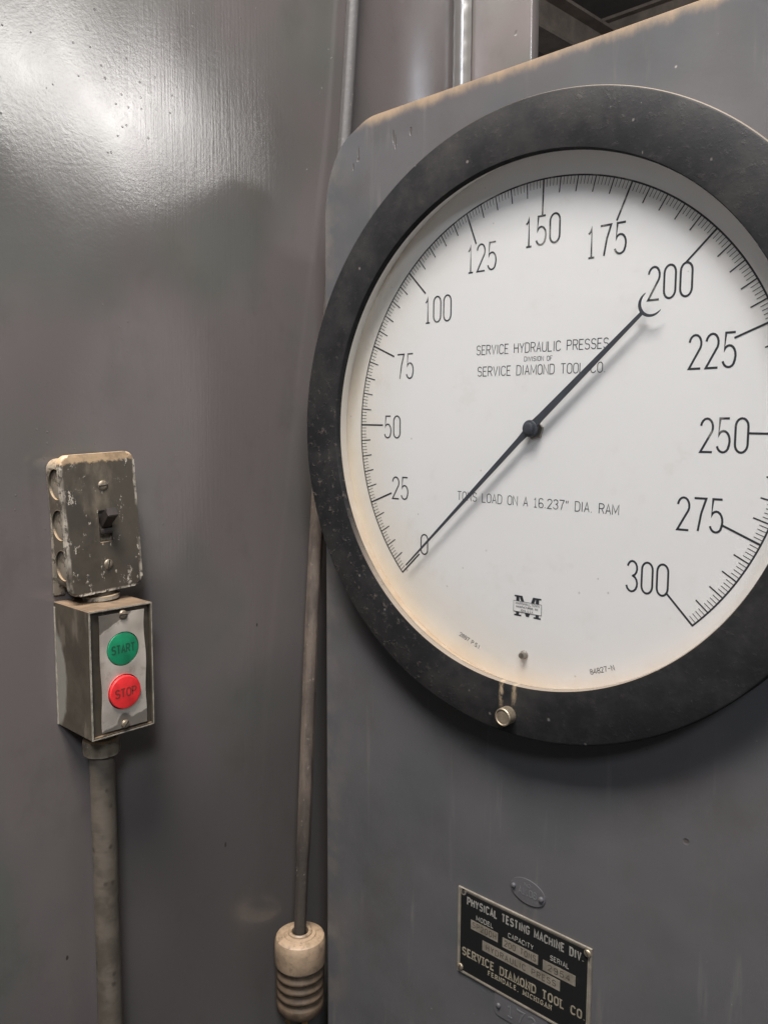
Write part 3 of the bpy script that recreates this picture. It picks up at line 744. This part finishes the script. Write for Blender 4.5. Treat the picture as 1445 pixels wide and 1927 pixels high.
# toggle lever, thrown up
b = bmesh.new(); a = R(36)
def LV(l, w, t): # along lever, across, thick
    return (dX + l * math.cos(a) - t * math.sin(a), w + .0022, .0012 + l * math.sin(a) + t * math.cos(a))
for sgn, (l0, l1) in ((0, (-.003, .0150)),):
    vs = [LV(l0, -.0036, -.0045), LV(l0, .0036, -.0045), LV(l0, .0036, .0045), LV(l0, -.0036, .0045), LV(l1, -.0046, -.0038), LV(l1, .0046, -.0038), LV(l1, .0046, .0038), LV(l1, -.0046, .0038)]
    vs = [b.verts.new(v) for v in vs]
    for f in ((0, 1, 2, 3), (7, 6, 5, 4), (0, 4, 5, 1), (1, 5, 6, 2), (2, 6, 7, 3), (3, 7, 4, 0)): b.faces.new([vs[i] for i in f])
bmesh.ops.bevel(b, geom=b.edges[:], offset=.0006, segments=2, affect='EDGES')
link('toggle_lever', b, TOGGLE, sb, auto=60)
link('toggle_guard', box(dX - .004, dX + .0012, -.0030, .0072, -.0090, -.0045, .0004), TOGGLE, sb)
screw(sb, 'cover_screw', (dX - .0002, .0024, .0304), .0042, 'X', 0.05, BRASSY, .0016)
screw(sb, 'cover_screw', (dX - .0002, .0018, -.0343), .0040, 'X', 1.35, BRASSY, .0016)
b = box(0, .0022, -.0295, -.0200, -.0600, .040, .0006)
st_ = link('back_strap', b, TAUPE2, sb); st_.rotation_euler = (R(-3.2), 0, 0)
link('nipple', lathe([(.0115, -.0540), (.0115, -.0605), (.0150, -.0607), (.0150, -.0640), (0, -.0640)], 'Z', 32, c=(.018, .000, 0)), TAUPE2, sb)

# ------------------------------------------------------------------ start/stop station
FX = -.2411; YL, YR, SZT, SZB = -.2463, -.1912, -.1434, -.2466
yc, zc = (YL + YR) / 2, (SZT + SZB) / 2
ss = empty('button_station', (WX + .001, yc, zc), 'grey metal push button station with green START and red STOP buttons', 'push button station')
D = FX - (WX + .001); hw, hh = (YR - YL) / 2, (SZT - SZB) / 2
b = bmesh.new(); th = .0016
box(0, D, -hw, -hw + th, -hh, hh, .0003, 1, b); box(0, D, hw - th, hw, -hh, hh, .0003, 1, b)
box(0.0001, D - .0002, -hw + th, hw - th, hh - th, hh, 0, 1, b); box(.0001, D - .0002, -hw + th, hw - th, -hh, -hh + th, 0, 1, b)
box(0, .0015, -hw + th, hw - th, -hh + th, hh - th, 0, 1, b)
link('housing', b, STATION, ss, smooth=False)
# inset face behind the frame edge
link('face', box(D - .0075, D - .0030, -hw + th + .0002, hw - th - .0002, -hh + th + .0002, hh - th - .0002), STATION, ss, smooth=False)
b = bmesh.new(); e = .0004
for (p0, p1, w_) in (((-hw + .0007, -hh), (-hw + .0007, hh), .0014), ((hw - .0005, -hh), (hw - .0005, hh), .0008), ((-hw, hh - .0005), (hw, hh - .0005), .0010), ((-hw, -hh + .0004), (hw, -hh + .0004), .0008)):
    ribbon(b, [p0, p1], w_, False, FX_, D + .0001, .0004 + e * .1 * (w_ * 1000 % 1))
link('worn_rim', b, BARE, ss, smooth=False)
b = bmesh.new()
for w_, y_, x_ in ((.0020, -hw - .0002, .0015),):
    box(.0004, .0026, -hw - .0005, -hw + .0001, -hh, hh - .004, .0002, 1, b)
link('rear_edge', b, BARE, ss, smooth=False)
# bright cover plate, slightly buckled, with two round openings
pw, ph = .0390, .0945
b = bmesh.new(); nu, nv = 40, 96; ho = [(.0002, .0178, .0139), (.0002, -.0175, .0143)]; V_ = {}
def plate_x(u, v): return D + .0004 + .0007 * math.sin(u * 150 + 1) * math.sin(v * 70) + .0009 * (abs(u) / (pw / 2)) ** 4 * (.4 + .6 * math.sin(v * 90 + 1))
def outl(v): return pw / 2 * (1 + .022 * math.sin(v * 130 + .5))
# polar-free approach: grid cells snapped to the hole circles
for i in range(nu + 1):
    for j in range(nv + 1):
        v = -ph / 2 + ph * j / nv; u = (-1 + 2 * i / nu) * outl(v)
        for (hx, hz, hr) in ho:
            du, dv = u - hx, v - hz; dd = math.hypot(du, dv)
            if abs(dd - hr) < .0009 and dd > 1e-6: u, v = hx + du / dd * hr, hz + dv / dd * hr
        V_[i, j] = b.verts.new((plate_x(u, v), u, v))
for i in range(nu):
    for j in range(nv):
        q = [V_[i, j], V_[i + 1, j], V_[i + 1, j + 1], V_[i, j + 1]]
        cy = sum(p.co.y for p in q) / 4; cz_ = sum(p.co.z for p in q) / 4
        if any(math.hypot(cy - hx, cz_ - hz) < hr for hx, hz, hr in ho): continue
        b.faces.new(q)
for v in [v for v in b.verts if not v.link_faces]: b.verts.remove(v)
r = bmesh.ops.extrude_face_region(b, geom=b.faces[:])
for g_ in r['geom']:
    if isinstance(g_, bmesh.types.BMVert): g_.co.x -= .0007
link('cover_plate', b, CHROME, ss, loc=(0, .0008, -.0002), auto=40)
b = bmesh.new()
ribbon(b, [(-pw / 2 + .0006, -ph / 2 + .0005), (pw / 2 * .98, -ph / 2 + .0005), (pw / 2 * .99, ph / 2 - .0005), (-pw / 2 + .0006, ph / 2 - .0005)], .0009, True, FX_, D + .0012, .0003)
for k_, (zq, M1, M2, s_, dd, rr_, nm) in enumerate(((.0176, GREEN, GREEND, 'START', -.0002, .0134, 'start_button'), (-.0177, RED, REDD, 'STOP', .0022, .0134, 'stop_button'))):
    o = link(nm, lathe([(rr_, -.004), (rr_, dd - .0004), (rr_ - .0003, dd - .0001), (rr_ - .0007, dd), (0, dd)], 'X', 56, c=(0, 0, 0)), M1, ss, loc=(D + .0008, .0010, zq))
    L_ = .0098 if s_ == 'START' else .0090
    t_ = text(bmesh.new(), s_, facing_x(rot=R(1)), -L_, L_, -.0032, .0064, .00125, d=dd + .00008, t=0, gap=.45)
    link('lettering', t_, M2, o, smooth=False)
    link('well', lathe([(.0146, -.0012), (0, -.0012)], 'X', 40), HOLE, ss, loc=(D, .0010, zq))
b.free()
screw(ss, 'plate_screw', (D + .0012, .0010, .0458), .0034, 'X', -.1, BRASSY, .0020)
screw(ss, 'plate_screw', (D + .0012, .0005, -.0442), .0034, 'X', .9, BRASSY, .0022)

# ------------------------------------------------------------------ conduit with its fitting
cy0, cx0 = -.2222, -.272
cd = empty('conduit', (cx0, cy0, -.2470), 'dirty grey-brown conduit pipe with threaded fitting running down from the button station', 'conduit')
b = lathe([(.0105, -.0002), (.0105, -.0060), (.0120, -.0062), (.0120, -.0085), (.0108, -.0088), (.0108, -.0100)], 'Z', 40)
link('collar', b, NUT, cd)
b = bmesh.new(); n_ = 48; prev = None
for r_, z_ in ((.0100, -.0098), (.0136, -.0102), (.0150, -.0118), (.0152, -.0150), (.0150, -.0215), (.0143, -.0240), (.0118, -.0248), (.0100, -.0250)):
    ring = []
    for i in range(n_):
        a_ = 2 * math.pi * i / n_; k_ = r_ * (1 - .035 * (.5 + .5 * math.cos(8 * a_)) ** 3)
        ring.append(b.verts.new((k_ * math.cos(a_), k_ * math.sin(a_), z_)))
    if prev:
        for i in range(n_): b.faces.new((prev[i], prev[(i + 1) % n_], ring[(i + 1) % n_], ring[i]))
    prev = ring
link('gland_nut', b, NUT, cd, auto=25)
pp = []
for i in range(80):
    t = i / 79; pp.append((.0006 * math.sin(t * 9), -.0012 * t + .0005 * math.sin(t * 6), -.022 - t * 1.18))
link('pipe', tube(pp, .0102, 28), CONDUIT, cd)

# ------------------------------------------------------------------ power cord with plug
pc = empty('cord_and_plug', (-.265, -.0102, -.526), 'dark twin cord hanging in the corner gap, ending in a tan round plug', 'cord and plug')
o0 = Vector((-.265, -.0102, -.526))
ctrl = [(-.265, -.0102, -.545), (-.265, -.0102, -.523), (-.268, .0006, -.385), (-.272, .0135, -.217), (-.276, .0267, -.085), (-.280, .042, .06), (-.2835, .060, .19), (-.2865, .0762, .2985), (-.288, .088, .414), (-.2885, .096, .52), (-.289, .105, .75), (-.289, .105, 1.3)]
ctrl = [Vector(p) for p in ctrl]
def cr(p0, p1, p2, p3, t):
    return .5 * ((2 * p1) + (-p0 + p2) * t + (2 * p0 - 5 * p1 + 4 * p2 - p3) * t * t + (-p0 + 3 * p1 - 3 * p2 + p3) * t ** 3)
path = []
for i in range(len(ctrl) - 1):
    a_ = [ctrl[max(0, i - 1)], ctrl[i], ctrl[i + 1], ctrl[min(len(ctrl) - 1, i + 2)]]
    for k in range(12): path.append(cr(*a_, k / 12))
path.append(ctrl[-1])
# cross-section: flat oval jacket with two long ridges
bm = bmesh.new(); rings = []; side = Vector((.70, .714, 0))
nrm_ = Vector((.714, -.70, 0))
for i, p in enumerate(path):
    t = (path[min(i + 1, len(path) - 1)] - path[max(i - 1, 0)]).normalized()
    s_ = (side - t * side.dot(t)).normalized(); q_ = t.cross(s_); ring = []
    thin = .88 if p.z < -.44 else 1.0
    for k in range(32):
        a_ = 2 * math.pi * k / 32
        rad = .0073 * thin * (1 - .10 * max(0, math.cos(3 * a_ + 1.2)) ** 6)
        ring.append(bm.verts.new(p - o0 + s_ * rad * math.cos(a_) + q_ * rad * .72 * math.sin(a_)))
    rings.append(ring)
for a_, b_ in zip(rings, rings[1:]):
    for k in range(32): bm.faces.new((a_[k], a_[(k + 1) % 32], b_[(k + 1) % 32], b_[k]))
co = link('cord', bm, CORD, pc)
co.location = (0, 0, 0)
for v in co.data.vertices: v.co += o0
co.location = -o0
k_ = 1.0
link('cap', lathe([(.0088, -.006), (.0088, -.0005), (.0112, .0006), (.0124, -.0006), (.0126, -.0022), (.0165, -.0026), (.0170, -.0036), (.0186, -.0038), (.0228, -.0042), (.0252, -.0058), (.0264, -.0092), (.0268, -.0140), (.0269, -.0325), (.0262, -.0340), (.0250, -.0344)], 'Z', 64), PCAP, pc)
g_ = [(.0246, -.0335), (.0248, -.0350)]
for i in range(4):
    z_ = -.0356 - i * .0105
    g_ += [(.0254, z_), (.0248, z_ - .0008), (.0218, z_ - .0030), (.0216, z_ - .0042), (.0250, z_ - .0078), (.0256, z_ - .0086)]
g_ += [(.0254, -.0790), (.0246, -.0850), (.0225, -.0872), (0, -.0874)]
b = bmesh.new(); n_ = 72; prev = None
for r_, z_ in g_:
    ring = []
    for i in range(n_ if r_ > 0 else 1):
        a_ = 2 * math.pi * i / n_
        # grooves fade out at the two flat sides
        f = max(0, math.cos(a_ + .78)) if r_ > 0 else 0; f = min(1, max(0, (f - .28) / .30))
        rr_ = .0254 + (r_ - .0254) * (f if -.079 < z_ < -.0345 else 1)
        ring.append(b.verts.new((rr_ * math.cos(a_), rr_ * math.sin(a_), z_)) if r_ > 0 else b.verts.new((0, 0, z_)))
    if prev:
        for i in range(n_):
            if len(ring) == 1: b.faces.new((prev[i], prev[(i + 1) % n_], ring[0]))
            else: b.faces.new((prev[i], prev[(i + 1) % n_], ring[(i + 1) % n_], ring[i]))
    prev = ring
link('grip', b, PGRIP, pc, auto=60)
for dx, dy in ((-.010, -.009), (.009, -.002), (.000, .010)):
    link('prong', box(dx - .0035, dx + .0035, dy - .0012, dy + .0012, -.105, -.087, .0004), BRASS, pc)

# ------------------------------------------------------------------ roof steel
ibeam((-2.72, 2.0, 2.46), (-2.36, 6.2, 2.46), .20, .26, BEAM, 'pale roof beam seen above the panel edge')
ibeam((-3.3, 2.0, 2.50), (-2.95, 6.2, 2.50), .14, .12, CEIL, 'thin dark brown roof beam behind the paler one')
ibeam((-2.9, 4.85, 2.72), (3.0, 4.95, 2.72), .12, .14, BEAM, 'cross beam under the brown roof, past the flange')
